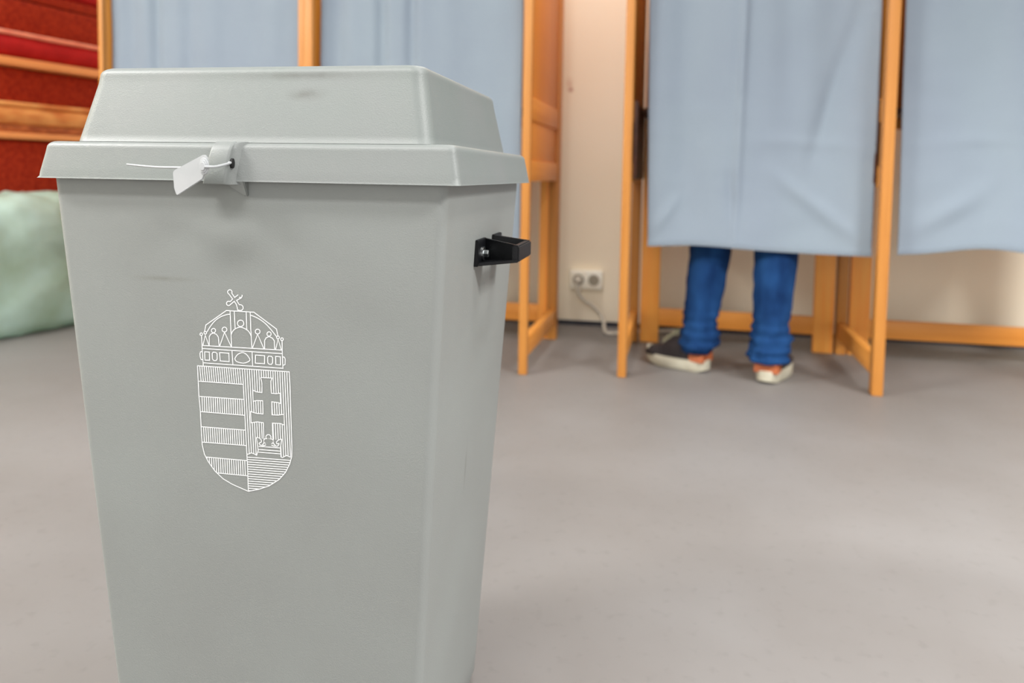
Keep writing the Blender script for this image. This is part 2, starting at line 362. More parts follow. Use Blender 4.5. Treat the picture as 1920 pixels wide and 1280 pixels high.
pl(E7, [(74, 938), (1275, 1008)]); pl(E7, [(76, 984), (1280, 1062)])
pl(E3, [(180, 930), (1052, 990)])
pl(E7, [(522, 1013), (536, 1222)]); pl(E7, [(823, 1034), (832, 1242)])
pl(E7, [(112, 1034), (183, 1037), (187, 1160), (118, 1157)], True); pl(E7, [(337, 1045), (476, 1055), (480, 1180), (346, 1170)], True)
pl(E7, [(225, 1060), (240, 1038), (280, 1042), (300, 1062), (300, 1140), (285, 1165), (250, 1165), (230, 1140)], True)
pl(E7, [(565, 1135), (590, 1092), (630, 1060), (680, 1045), (730, 1065), (770, 1110), (791, 1152), (768, 1180), (700, 1203), (620, 1190), (580, 1168)], True, True)
pl(E7, [(875, 1082), (1012, 1092), (1010, 1212), (872, 1203)], True); pl(E7, [(1176, 1102), (1248, 1108), (1250, 1230), (1180, 1225)], True)
pl(E7, [(1056, 1120), (1072, 1098), (1115, 1102), (1132, 1122), (1130, 1198), (1115, 1222), (1080, 1220), (1060, 1200)], True)
pl(E7, [(76, 1030), (50, 1034), (43, 1060), (46, 1110), (60, 1150), (86, 1152)]); pl(E7, [(1282, 1108), (1308, 1115), (1320, 1140), (1318, 1225), (1288, 1236)])
# leaning cross
circ(E7, (490, 137), 33, 110, 390); circ(E7, (472, 308), 32, 20, 310); circ(E7, (648, 193), 27, -30, 130, 8)
pl(E7, [(478, 168), (532, 243), (492, 284)]); pl(E7, [(518, 153), (563, 218), (615, 178)])
pl(E7, [(502, 322), (556, 277), (588, 322), (602, 372)]); pl(E7, [(668, 222), (592, 262), (630, 324)])
circ(E7, (646, 372), 44, 250, 490); pl(E7, [(602, 372), (606, 400), (618, 418)])
# shield
SH = [E3((120, 962)), E4((135, 116)), E4((150, 270)), E4((165, 560)), E4((172, 660)), E4((195, 760)), E4((238, 845)), E4((310, 945)), E4((400, 1030)), E4((500, 1090)), E4((675, 1167)),
      E4((790, 1145)), E4((900, 1108)), E4((1010, 1038)), E4((1080, 960)), E4((1125, 870)), E4((1147, 790)), E4((1150, 690)), E4((1140, 400)), E4((1128, 0)), E3((1120, 1028))]
lines.append((SH, True))
CL = [E3((598, 994)), E3((608, 994)), E3((620, 1165)), E4((650, 600)), E4((665, 880)), E4((675, 1167))]
lines.append((CL[1:], False))
def inside(p, poly):
    x, y = p; c = False
    for i in range(len(poly)):
        (x1, y1), (x2, y2) = poly[i], poly[i-1]
        if (y1 > y) != (y2 > y) and x < (x2-x1)*(y-y1)/(y2-y1)+x1: c = not c
    return c
def hatch(a, b_, test):
    n = max(2, int(math.dist(a, b_)/0.4)); run = []
    for i in range(n+1):
        p = (a[0]+(b_[0]-a[0])*i/n, a[1]+(b_[1]-a[1])*i/n)
        if test(p): run.append(p)
        else:
            if len(run) > 2: lines.append(([run[0], run[-1]], False))
            run = []
    if len(run) > 2: lines.append(([run[0], run[-1]], False))
lerp = lambda a, b_, t: (a[0]+(b_[0]-a[0])*t, a[1]+(b_[1]-a[1])*t)
bands = [(E3((120, 962)), E3((604, 994)), E3((136, 1130)), E3((620, 1165))),
         (E4((145, 132)), E4((627, 165)), E4((152, 298)), E4((633, 338))),
         (E4((162, 462)), E4((642, 500)), E4((172, 630)), E4((650, 668))),
         (E4((175, 789)), E4((660, 832)), E4((185, 952)), E4((666, 998)))]
insh = lambda p: inside(p, SH)
for k, (a, b_, c, d) in enumerate(bands):
    if k: hatch(a, b_, insh)
    hatch(c, d, insh)
    for i in range(1, 20): hatch(lerp(a, b_, i/20), lerp(c, d, i/20), insh)
cross = [E8(p) for p in ((155, 92), (268, 98), (256, 132), (258, 200), (262, 250), (310, 255), (350, 248), (354, 352), (330, 343), (265, 335), (268, 465), (330, 468), (388, 460), (391, 567), (350, 552), (272, 548), (276, 700), (186, 700), (182, 545), (120, 535), (60, 545), (54, 432), (110, 450), (178, 457), (175, 325), (120, 322), (80, 330), (75, 218), (110, 235), (167, 243), (168, 150))]
lines.append((cross[:17], False)); lines.append(([cross[0]]+cross[:16:-1], False))
hill = [E8(p) for p in ((18, 860), (38, 856), (60, 845), (90, 855), (115, 870), (130, 820), (122, 755), (112, 690), (150, 705), (320, 715), (366, 708), (352, 790), (357, 885), (370, 893), (392, 882), (415, 872), (455, 890))]
lines.append((hill[:8], False)); lines.append((hill[10:], False))
hillpoly = hill+[E8((475, 1240)), E8((18, 1240))]
t0, t1 = E3((610, 994)), E3((1120, 1028)); q0, q1 = E4((667, 900)), E4((1165, 935))
for i in range(1, 20):
    hatch(lerp(t0, t1, i/20), lerp(q0, q1, i/20), lambda p: insh(p) and not inside(p, cross) and not inside(p, hillpoly))
pl(E8, [(135, 780), (346, 796)]); pl(E8, [(131, 812), (348, 828)])
hatch(E8((126, 838)), E8((356, 856)), lambda p: True)
h0, h1 = E4((667, 794)), E4((1160, 832))
for i in range(15):
    dy = i*26*.1719
    hatch((h0[0]+i*.05, h0[1]+dy), (h1[0], h1[1]+dy), lambda p: insh(p))
# little open crown on the hill
circ(E8, (232, 688), 25, 150, 390); circ(E8, (209, 727), 24, 100, 300); circ(E8, (258, 730), 24, -110, 80)
pl(E8, [(112, 690), (142, 698), (160, 716), (160, 738), (140, 748), (150, 766), (185, 772), (208, 765)], smooth=True)
pl(E8, [(366, 708), (336, 716), (314, 735), (318, 755), (338, 752), (326, 776), (290, 778), (262, 768)], smooth=True)
pl(E8, [(186, 690), (186, 745), (172, 765)], smooth=True); pl(E8, [(280, 700), (284, 750), (304, 772)], smooth=True)
# ribbons with a hair of thickness, lying on the tilted front face
fx = Vector((1, 0, 0)); fz = Vector((0, -KY, 1)).normalized(); fn = fx.cross(fz); fn = -fn if fn.y > 0 else fn
bm = bmesh.new(); HW = 0.00042
def fpos(p, lift): return Vector((p.x, -D/2+KY*(ZR-p.y), p.y))+fn*lift
for P, closed in lines:
    Q = [face_pt(*p) for p in P]; Q = [q for i, q in enumerate(Q) if i == 0 or (q-Q[i-1]).length > 1e-5]
    n = len(Q)
    if n < 2: continue
    ring = []
    for i in range(n):
        a = Q[i-1] if (i > 0 or closed) else None; c = Q[(i+1) % n] if (i < n-1 or closed) else None
        d1 = (Q[i]-a).normalized() if a is not None else None; d2 = (c-Q[i]).normalized() if c is not None else None
        if d1 is None: d1 = d2
        if d2 is None: d2 = d1
        t = d1+d2
        t = t.normalized() if t.length > 1e-4 else d1
        nn = Vector((-t.y, t.x)); s = HW/max(0.5, nn.dot(Vector((-d1.y, d1.x))))
        ring.append([bm.verts.new(fpos(Q[i]+nn*s, 0.0003)), bm.verts.new(fpos(Q[i]-nn*s, 0.0003))])
    for i in range(n if closed else n-1):
        j = (i+1) % n
        bm.faces.new((ring[i][0], ring[i][1], ring[j][1], ring[j][0]))
tag(obj('crest', bm, 'white_print', box_root), label='white outline crest with a crown above a shield')

# ------------------------------------------------------------------ security seal through the hasp
so = Vector((-0.0250, -0.229, 0.6946))
seal = empty('security_seal', so, label='white plastic pull-tight security seal threaded through the lid hasp of the ballot box', cat='seal')
bm = bmesh.new()
tg = [(-0.0431, 0.6967), (-0.0415, 0.6988), (-0.0098, 0.7132), (-0.0073, 0.7134), (-0.0045, 0.7108), (-0.0036, 0.7070), (-0.0053, 0.6997), (-0.0103, 0.6908), (-0.0375, 0.6755), (-0.0395, 0.6758), (-0.0420, 0.6820)]
def tagy(x): return -0.230 - (x+0.0073)*0.11
a = [bm.verts.new(Vector((x, tagy(x)-0.0010, z))-so) for x, z in tg]; b_ = [bm.verts.new(Vector((x, tagy(x)+0.0010, z))-so) for x, z in tg]
for i in range(len(tg)): bm.faces.new((a[i], a[(i+1) % len(tg)], b_[(i+1) % len(tg)], b_[i]))
bm.faces.new(a); bm.faces.new(b_[::-1])
bmesh.ops.bevel(bm, geom=bm.edges[:], offset=0.0005, segments=2, affect='EDGES')
obj('tag', bm, 'white_nylon', seal, 40)
bm = bmesh.new(); bc = Vector((-0.0078, -0.2320, 0.7028))
for k, r in enumerate((0.0078, 0.0060, 0.0042)):
    rings = [[bc+Vector((rr_*0.62*math.cos(2*math.pi*i/24), y, rr_*math.sin(2*math.pi*i/24)))-so for i in range(24)] for rr_, y in ((r, 0.0014), (r, -0.0000-0.0011*k), (r-0.0005, -0.0004-0.0011*k), (r-0.0010, -0.0004-0.0011*k))]
    loft(bm, rings, True, True)
obj('locking_head', bm, 'white_nylon', seal, 35)
bm = bmesh.new()
tube(bm, [p-so for p in catmull([(-0.0085, -0.2330, 0.7026), (-0.003, -0.2330, 0.7023), (0.0010, -0.2260, 0.7027), (0.0020, -0.2150, 0.7044), (0.0014, -0.2040, 0.7062), (-0.0010, -0.1990, 0.7068), (-0.006, -0.1975, 0.7066)], 6)], 0.00125, 10)
obj('strap', bm, 'white_nylon', seal, 60)
bm = bmesh.new()
tube(bm, [p-so for p in catmull([(-0.0095, -0.2280, 0.7012), (-0.0403, -0.2255, 0.7012), (-0.0662, -0.2210, 0.7014), (-0.1012, -0.2140, 0.7035)], 6)], lambda t: 0.00125-0.0004*t, 8)
obj('strap_tail', bm, 'white_nylon', seal, 60)

# ------------------------------------------------------------------ voting booths
BH = 1.98
def booth(name, origin, rz, posts, widths, label, double=(), pd=0.024, cy=0.050, sw=(0.078, 0.078)):
    r = empty(name, origin, rz, label=label, cat='voting booth')
    P = lambda n, lo, hi, mat='pine', bev=0.004: obj(n, bx(lo, hi, bev), mat, r, 40)
    for i, (x, w) in enumerate(zip(posts, widths)):
        h = w/2; xb = x+0.004
        P('front_post', (x-h, -0.024, 0), (x+h, pd, BH))
        if i in double: P('stile', (x-h-0.028, -0.012, 0.0), (x-h-0.001, pd, BH))
        P('back_post', (x-0.02, 0.575, 0), (x+0.02, 0.625, BH))
        for z0, z1 in ((0.062, 0.130), (0.676, 0.748), (0.888, 0.968), (1.90, 1.97)):
            P('side_rail', (x-0.015, pd-0.002, z0), (x+0.015, 0.577, z1), 'pine_side_shade_lift')
        P('side_panel', (x-0.006, pd-0.002, 0.745), (x+0.006, 0.577, 0.891), 'pine_panel_shade_lift', 0.001)
        P('side_panel', (x-0.009, pd-0.002, 0.965), (x+0.009, 0.577, 1.903), 'pine_panel_shade_lift', 0.001)
    for x0, x1, w0, w1 in zip(posts, posts[1:], widths, widths[1:]):
        a, c = x0+0.028, x1-(0.028 if sw[1] > 0.07 else 0.021)
        P('back_stile', (a, 0.585, 0), (a+sw[0], 0.615, BH), 'pine_board_shade_lift'); P('back_stile', (c-sw[1], 0.585, 0), (c, 0.615, BH), 'pine_board_shade_lift')
        for z0, z1 in ((0.072, 0.146), (0.90, 0.975), (1.90, 1.97)):
            P('back_rail', (a+sw[0]-0.001, 0.588, z0), (c-sw[1]+0.001, 0.612, z1), 'pine_h_shade_lift')
        P('back_panel', (a+sw[0]-0.001, 0.596, 0.972), (c-sw[1]+0.001, 0.604, 1.903), 'pine_panel_shade_lift', 0.001)
        P('writing_shelf', (x0+0.030, 0.325, 0.940), (x1-0.030, 0.584, 0.962), 'desk')
        for xs in (x0+0.0155, x1-0.0275): tag(P('shelf_shade_board', (xs, 0.045, 0.690), (xs+0.012, 0.580, 0.963), 'under_shelf_shade', 0.002), label='dark brown board painted as the shade under the shelf')  # added boards, dark in place of shade on the inner sides
        P('header', (x0+w0/2-0.002, -0.018, BH-0.055), (x1-w1/2+0.002, 0.004, BH), 'pine_h_shade_lift')
        bm = bmesh.new(); tube(bm, [(x0+0.01, cy, 1.912), (x1-0.01, cy, 1.912)], 0.008, 12)
        tag(obj('curtain_rod', bm, 'zinc', r, 60), label='steel curtain rod')
    return r
M['pine_side_shade_lift'] = wood('pine_side_grain', srgb(207, 135, 58), srgb(222, 152, 72)); M['pine_side_shade_lift'].node_tree.nodes['Mapping'].inputs['Scale'].default_value = (45, 2.2, 45)  # same pine, brightened to offset shade on the side rails
RZ = -0.029
bA = booth('voting_booth', (-1.735, 1.806, 0), RZ, (-0.010, 0.868, 1.685), (0.020, 0.036, 0.031), 'pine two-bay voting booth left of the wall socket, half hidden behind the ballot box', double=(1,), pd=-0.002, cy=0.022, sw=(0.078, 0.040))
bB = booth('voting_booth', (0.291, 1.808, 0), RZ, (0, 0.826, 1.652), (0.030, 0.035, 0.034), 'pine two-bay voting booth on the right, with a person standing in it')

# ---- curtains: each hangs from its rod
def curtain(root_loc, x0, x1, ztop, zbot, hem, folds, label, seed, y=0.050, top_in=(0, 0), creases=()):
    nx_, nz_ = 120, 90; bm = bmesh.new(); rows = []
    for j in range(nz_+1):
        t = j/nz_; row = []                 # t 0 top .. 1 hem
        for i in range(nx_+1):
            s = i/nx_
            xa = x0+top_in[0]*(1-t); xb = x1+top_in[1]*(1-t)
            zb_ = zbot+hem(s)
            z = ztop+(zb_-ztop)*t
            dy = 0
            for (s0, w, amp, drift, fall) in folds:
                c = s0+drift*t
                dy += 1.5*amp*math.exp(-((s-c)/w)**2)*((1-t)**fall*0.8+0.2)
            dy += 0.009*math.sin(s*2*math.pi*6.3+seed+1.5*t)*(1-t)**1.2*(0.5+noise.noise(Vector((s*2+seed, 0, 3))))
            dy += 0.007*noise.noise(Vector((s*3+seed, t*4, seed))) + 0.0035*noise.noise(Vector((s*8+seed+t*3, t*5-s*3, seed*2)))
            for (p0, p1, w, amp) in creases:            # diagonal drag folds and ironing creases
                ax, az, bx_, bz = p0[0], p0[1], p1[0], p1[1]; L2 = (bx_-ax)**2+(bz-az)**2
                q = ((s-ax)*(bx_-ax)+(t-az)*(bz-az))/L2; e = max(0, min(1, q)); f = math.sin(math.pi*min(1, max(0, q)))
                d_ = math.hypot(s-ax-e*(bx_-ax), (t-az-e*(bz-az))*1.9)
                dy += amp*f*math.exp(-(d_/w)**2)
            dy += 0.0014*noise.noise(Vector((s*6, t*30, seed*3)))
            row.append(bm.verts.new((xa+(xb-xa)*s, y+max(-0.034, min(0.034, dy)), z)))
        rows.append(row)
    for a, b_ in zip(rows, rows[1:]):
        for i in range(nx_): bm.faces.new((a[i], a[i+1], b_[i+1], b_[i]))
    o = obj('curtain', bm, 'curtain', None, 180)
    o.location = root_loc; o.rotation_euler = (0, 0, RZ)
    md = o.modifiers.new('thickness', 'SOLIDIFY'); md.thickness = 0.0022; md.offset = 0
    hm = bmesh.new(); tubeP = []
    for i in range(0, 61):
        s = i/60; k = int(s*nx_)
        tubeP.append(o.data.vertices[nz_*(nx_+1)+k].co.copy()+Vector((0, -0.0012, 0.012)))
    rings = [[p+Vector((0, -0.0008, 0.011)), p+Vector((0, -0.0022, 0.0105)), p+Vector((0, -0.0024, -0.010)), p+Vector((0, -0.0006, -0.0125))] for p in tubeP]
    loft(hm, rings, True, True); h = obj('hem', hm, 'curtain', o, 40)
    return tag(o, label, 'curtain', 'curtains hung in the voting booths')
oA, oB = (-1.735, 1.806, 0), (0.291, 1.808, 0)
curtain(oB, 0.074, 0.806, 1.90, 0.452, lambda s: 0.012*math.exp(-((s-.22)/.2)**2)+0.004*math.exp(-((s-.45)/.2)**2)-0.004*s, [(0.20, 0.09, 0.024, -0.02, 0.8), (0.45, 0.018, -0.010, -0.05, 0.3), (0.62, 0.09, 0.012, 0.02, 1.0), (0.93, 0.07, 0.016, -0.2, 1.0)], 'pale blue booth curtain with the legs of a person showing below it', 1.3, top_in=(-0.028, -0.006), creases=[((0.96, 0.36), (0.70, 0.84), 0.045, 0.014), ((0.52, 0.80), (0.99, 0.98), 0.035, -0.010), ((0.45, 0.74), (0.99, 0.75), 0.020, -0.005), ((0.0, 0.97), (0.16, 0.88), 0.03, -0.008), ((0.36, 0.80), (0.42, 0.99), 0.03, 0.007)])
curtain(oB, 0.884, 1.610, 1.90, 0.456, lambda s: 0.026*math.exp(-((s-.36)/.22)**2)+0.010*s, [(0.30, 0.12, 0.018, 0.05, 0.8), (0.52, 0.05, 0.014, 0.03, 0.6), (0.8, 0.08, 0.016, -0.05, 0.8)], 'pale blue booth curtain at the right edge, bare wall showing below it', 4.1, top_in=(-0.02, 0), creases=[((0.0, 0.96), (0.40, 0.86), 0.045, -0.010), ((0.0, 0.75), (0.5, 0.755), 0.018, -0.004)])
curtain(oA, 0.002, 0.812, 1.90, 0.452, lambda s: 0.006*math.sin(s*6), [(0.10, 0.05, 0.014, 0.0, 0.6), (0.24, 0.03, 0.018, 0.0, 0.5), (0.42, 0.04, 0.012, 0.0, 0.6), (0.7, 0.1, 0.012, 0, 0.8)], 'leftmost pale blue booth curtain, next to the red upholstered benches', 7.7, y=0.022)
curtain(oA, 0.896, 1.658, 1.90, 0.452, lambda s: 0.006*math.sin(s*5+1), [(0.08, 0.05, 0.016, 0.0, 0.6), (0.30, 0.03, 0.018, 0.02, 0.5), (0.46, 0.03, 0.020, 0.0, 0.6), (0.75, 0.1, 0.010, 0, 0.8)], 'pale blue booth curtain directly behind the ballot box lid', 9.9, y=0.022)

# ------------------------------------------------------------------ wall socket and cable
sk = empty('wall_socket', (0.079, 2.70, 0.216), label='white double wall socket low on the cream wall between the booths', cat='socket')
obj('cover', bx((-0.076, -0.038, -0.043), (0.076, 0.0, 0.045), 0.008, 3), 'socket', sk, 40)
for sx in (-0.036, 0.036):
    bm = bmesh.new()
    rings = [[Vector((sx+r*math.cos(2*math.pi*k/24), y, 0.001+r*math.sin(2*math.pi*k/24))) for k in range(24)] for r, y in ((0.026, -0.0375), (0.026, -0.0405), (0.0225, -0.0405), (0.021, -0.0385))]
    loft(bm, rings, True, True); rc = obj('outlet', bm, 'socket_in', sk, 40)
pg = empty('power_cable', (0.043, 2.66, 0.217), label='white power cable plugged into the wall socket, drooping to the floor', cat='cable')
po = Vector((0.043, 2.66, 0.217))
bm = bmesh.new(); rings = [[Vector((r*math.cos(2*math.pi*k/20), y, r*math.sin(2*math.pi*k/20))) for k in range(20)] for r, y in ((0.017, 0.0), (0.018, -0.006), (0.017, -0.022), (0.013, -0.034), (0.008, -0.037))]
loft(bm, rings, True, True); obj('plug', bm, 'cable', pg, 40)
bm = bmesh.new()
tube(bm, [p-po for p in catmull([(0.043, 2.640, 0.205), (0.045, 2.632, 0.175), (0.055, 2.640, 0.145), (0.082, 2.655, 0.118), (0.118, 2.665, 0.092), (0.150, 2.668, 0.058), (0.166, 2.650, 0.024), (0.172, 2.60, 0.008), (0.182, 2.52, 0.008), (0.205, 2.49, 0.008), (0.250, 2.51, 0.008), (0.40, 2.60, 0.008), (0.60, 2.66, 0.008)], 8)], 0.0075, 10)
obj('cord', bm, 'cable', pg, 60)

# ------------------------------------------------------------------ red benches stacked along the left
def cushion_bm(x1, y0, y1, z0, z1, depth, seed):
    """seat pad running in y whose rounded front faces +x"""
    bm = bmesh.new(); rings = []; n = 40
    for i in range(n+1):
        y = y0+(y1-y0)*i/n
        k = noise.noise(Vector((y*4, seed, 0)))*0.006
        e = min(1, min(i, n-i)/2+0.55)
        zm, hz = (z0+z1)/2, (z1-z0)/2*e
        ring = []
        for j in range(14):
            a = math.radians(-90+180*j/13); ring.append(Vector((x1-hz+hz*math.cos(a)*1.0+k, y, zm+hz*math.sin(a)+k*0.6)))
        ring.append(Vector((x1-depth, y, zm+hz))); ring.append(Vector((x1-depth, y, zm-hz))); rings.append(ring)
    loft(bm, rings, True, True); return bm
XB = -2.42; YB = 1.9; LA, LB = -0.95, 0.70; BRZ = -math.radians(10)
def bench(z, seat_mat, zr0, zr1, zc0, zc1, zback, label):
    r = empty('upholstered_bench', (XB, YB, z), BRZ, label=label, cat='bench', group='benches stacked along the left side')
    obj('seat_cushion', cushion_bm(0.0, LA, LB, zc0-z, zc1-z, 0.36, z), seat_mat, r, 60)
    pm_ = bmesh.new(); tube(pm_, [(-0.006+0.004*noise.noise(Vector((y*4, z, 0))), y, zc1-z-0.004) for y in [LA+0.01+(LB-LA-0.02)*i/40 for i in range(41)]], 0.010, 10); obj('lit_edge_strip', pm_, 'lit_edge_strip' if seat_mat == 'cushion' else 'tan', r, 60)  # pink strip carries the painted highlight on the red cushion
    obj('seat_rail', bx((-0.38, LA, zr0-z), (0.004, LB, zr1-z), 0.006), 'bench_wood', r, 40)
    if zc0 > zr1+0.01: obj('welt', bx((-0.36, LA, zr1-z), (-0.010, LB, zc0-z+0.004), 0.006), 'welt', r, 40)
    obj('upholstered_panel', bx((-0.12, LA, zc1-z-0.012), (-0.045, LB, zback-z), 0.015, 3), 'red', r, 40)
    return r
bench(0.820, 'tan', 0.820, 0.849, 0.878, 0.977, 1.138, 'red upholstered bench with a worn tan seat, lower one of the stack on the left')
bench(1.141, 'cushion', 1.141, 1.177, 1.178, 1.286, 1.442, 'red upholstered bench with a bright red cushion, upper one of the stack on the left')
lb = empty('upholstered_bench', (XB, YB, 0), BRZ, label='dark red bench base at the bottom of the stack, behind the pale green plastic bag', cat='bench', group='benches stacked along the left side')
obj('upholstered_panel', bx((-0.10, LA, 0.06), (-0.02, LB, 0.817), 0.02, 3), 'red', lb, 40)
obj('base', bx((-0.38, LA, 0.0), (-0.05, LB, 0.062), 0.005), 'bench_wood', lb, 40)
obj('seat_back', bx((-0.38, LA, 0.06), (-0.32, LB, 0.817), 0.015, 2), 'red', lb, 40)
tb = empty('upholstered_bench', (XB, YB, 1.446), BRZ, label='dark red bench edge at the very top of the stack on the left', cat='bench', group='benches stacked along the left side')
obj('seat_rail', bx((-0.38, LA, 0.0), (-0.05, LB, 0.045), 0.006), 'red', tb, 40)
obj('seat_cushion', cushion_bm(-0.045, LA, LB, 0.045, 0.15, 0.32, 3.3), 'cushion', tb, 60)

# ------------------------------------------------------------------ pale green plastic bag
bag = empty('plastic_bag', (-2.235, 1.89, 0), -0.22, label='pale green translucent plastic bag slumped on the floor in front of the red benches', cat='bag')
bm = bmesh.new(); NU, NV = 120, 60; rings = []
for j in range(NV+1):
    ph = -math.pi/2+math.pi*j/NV; ring = []
    sp_ = lambda c, e: math.copysign(abs(c)**e, c)
    for i in range(NU):
        th = 2*math.pi*i/NU
        x = 0.125*sp_(math.cos(ph), 0.55)*sp_(math.cos(th), 0.8); y = 0.58*sp_(math.cos(ph), 0.5)*sp_(math.sin(th), 0.65); z = 0.285+0.285*sp_(math.sin(ph), 0.6)
        d = Vector((x/0.125**2, y/0.58**2, (z-0.285)/0.285**2)).normalized()
        n_ = 0.022*noise.noise(Vector((x*5, y*4+3, z*4)))+0.042*(0.35-abs(noise.noise(Vector((x*4, y*9+z*4.5, z*2.2-y*1.5)))))*(0.35+z*1.6)+0.009*(0.4-abs(noise.noise(Vector((x*6+4, y*11-z*12, z*5)))))+0.007*noise.noise(Vector((x*20, y*22, z*14)))
        p = Vector((x, y, z))+d*n_
        if p.z < 0.5*0.1: p.z = max(0.002, p.z)
        p.z = max(0.002, p.z)
        ring.append(p)
    rings.append(ring)
loft(bm, rings, True, True); obj('film', bm, 'film', bag, 180)
bm = bmesh.new(); bmesh.ops.create_icosphere(bm, subdivisions=3, radius=1)
for v in bm.verts:
    n_ = 1+0.25*noise.noise(v.co*2.2); v.co = Vector((v.co.x*0.05*n_+0.055, v.co.y*0.10*n_+0.20, v.co.z*0.06*n_+0.36))
tag(obj('contents', bm, 'blue_paper', bag, 40), label='bluish crumpled item showing through the film')

# ------------------------------------------------------------------ person behind the curtain, facing the wall
per = empty('person', (0.70, 1.95, 0), label='person in blue jeans and dark sneakers, legs showing under the curtain, facing the wall', cat='person')
pp = Vector((0.70, 1.95, 0))
hipL, hipR = Vector((0.625, 1.990, 0.90)), Vector((0.795, 1.980, 0.90))
kneeL, kneeR = Vector((0.597, 2.005, 0.49)), Vector((0.815, 1.955, 0.49))
ankL, ankR = Vector((0.552, 1.968, 0.095)), Vector((0.790, 1.880, 0.095))
vs, es, rad = [], [], []
def vtx(p, r, parent=None):
    vs.append(Vector(p)-pp); rad.append(r); i = len(vs)-1
    if parent is not None: es.append((parent, i))
    return i
pel = vtx((0.71, 2.0, 0.95), 0.115); w1 = vtx((0.71, 2.0, 1.08), 0.108, pel); ch = vtx((0.71, 2.02, 1.25), 0.130, w1); sh = vtx((0.71, 2.03, 1.40), 0.105, ch)
nk = vtx((0.71, 2.045, 1.49), 0.055, sh); hd0 = vtx((0.71, 2.065, 1.575), 0.070, nk); hd1 = vtx((0.71, 2.075, 1.645), 0.082, hd0); hd2 = vtx((0.71, 2.07, 1.71), 0.065, hd1)
vtx((0.71, 2.145, 1.615), 0.030, hd0); vtx((0.71, 2.160, 1.635), 0.014, hd1)
for hip, kn, an, toe in ((hipL, kneeL, ankL, Vector((-0.10, 0.06, -0.040))), (hipR, kneeR, ankR, Vector((0.04, 0.11, -0.040)))):
    a = vtx(hip, 0.092, pel); b_ = vtx(hip.lerp(kn, 0.5), 0.076, a); c = vtx(kn, 0.056, b_); d = vtx(kn.lerp(an, 0.35), 0.054, c); e = vtx(an+Vector((0, 0, 0.03)), 0.034, d); vtx(an+Vector((0, -0.01, -0.025)), 0.026, e); vtx(an+toe, 0.020, e)
for s in (-1, 1):
    a = vtx((0.71+s*0.155, 2.03, 1.385), 0.055, sh); b_ = vtx((0.71+s*0.215, 2.03, 1.13), 0.040, a); c = vtx((0.71+s*0.150, 2.215, 1.015), 0.027, b_)
    pm = vtx((0.71+s*0.135, 2.275, 0.998), 0.024, c)
    for k in range(4):
        o_ = (k-1.5)*0.018; ln = (0.062, 0.074, 0.078, 0.064)[k]
        q = vtx((0.71+s*0.135-s*o_, 2.312, 1.001), 0.0088, pm); q2 = vtx((0.71+s*0.132-s*o_*1.1, 2.312+ln*0.5, 0.993), 0.0080, q); vtx((0.71+s*0.130-s*o_*1.1, 2.312+ln*0.9, 0.978), 0.0068, q2)
    t1 = vtx((0.71+s*0.108, 2.262, 0.996), 0.0105, c); vtx((0.71+s*0.088, 2.290, 0.986), 0.0085, t1)
me = bpy.data.meshes.new('body'); me.from_pydata(vs, es, []); body = bpy.data.objects.new('body', me); COL.objects.link(body); body.parent = per
sk_ = body.modifiers.new('skin', 'SKIN'); sk_.use_smooth_shade = True
for i, r in enumerate(rad):
    me.skin_vertices[0].data[i].radius = (r, r*(0.8 if r > 0.1 else 1.0)); me.skin_vertices[0].data[i].use_root = (i == 0)
ss = body.modifiers.new('subsurf', 'SUBSURF'); ss.levels = 2; ss.render_levels = 2
me.materials.append(M['skin'])
# jeans: one loft per leg, from the waist to the bunched hem, and a seat
def ell(c, rx, ry, n, wr=0.0, seed=0, zt=0.0):
    return [Vector((c.x+rx*math.cos(a)*(1+wr*noise.noise(Vector((math.cos(a)*1.6, math.sin(a)*1.6, c.z*26+seed)))), c.y+ry*math.sin(a)*(1+wr*noise.noise(Vector((math.cos(a)*1.6+9, math.sin(a)*1.6, c.z*26+seed)))), c.z+zt*math.sin(a)))-pp for a in [2*math.pi*k/n for k in range(n)]]
bm = bmesh.new()
for hip, kn, an, sd in ((hipL, kneeL, ankL, 1.0), (hipR, kneeR, ankR, 5.0)):
    rings = []; NZ = 70
    for j in range(NZ+1):
        t = j/NZ; z = hip.z-0.02+(0.080-hip.z+0.02)*t
        if z > kn.z: c = kn.lerp(hip, (z-kn.z)/(hip.z-kn.z))
        else: c = an.lerp(kn, (z-an.z)/(kn.z-an.z))
        c = Vector((c.x, c.y-0.004, z))
        if z > 0.49: r = 0.077+(z-0.49)/0.41*0.024
        elif z > 0.33: r = 0.070+0.007*(z-0.33)/0.16
        elif z > 0.16: r = 0.060+0.010*(z-0.16)/0.17
        else: r = 0.063+0.006*math.sin((0.16-z)/0.08*math.pi)
        low = max(0, min(1, (0.26-z)/0.15)); wr = 0.05+0.26*low
        bunch = 0.0085*low*math.sin(z*2*math.pi/0.034+sd)
        rings.append(ell(c, r+bunch, (r+bunch)*1.03, 40, wr, sd, 0.0+0.01*low))
    last = rings[-1]; cc = sum(last, Vector())/len(last)
    rings.append([cc+(p-cc)*0.88+Vector((0, 0, 0.002)) for p in last]); rings.append([cc+(p-cc)*0.84+Vector((0, 0, 0.05)) for p in last])
    loft(bm, rings, True, False)
rings = [ell(Vector((0.71, 2.0, z)), rx, ry, 40, 0.02, 2) for z, rx, ry in ((0.80, 0.10, 0.09), (0.84, 0.176, 0.112), (0.90, 0.184, 0.116), (0.98, 0.172, 0.112), (1.03, 0.160, 0.106))]
loft(bm, rings, True, True)
jeans = obj('jeans', bm, 'denim', per, 180); jeans['label'] = 'blue denim jeans bunched at the ankles'
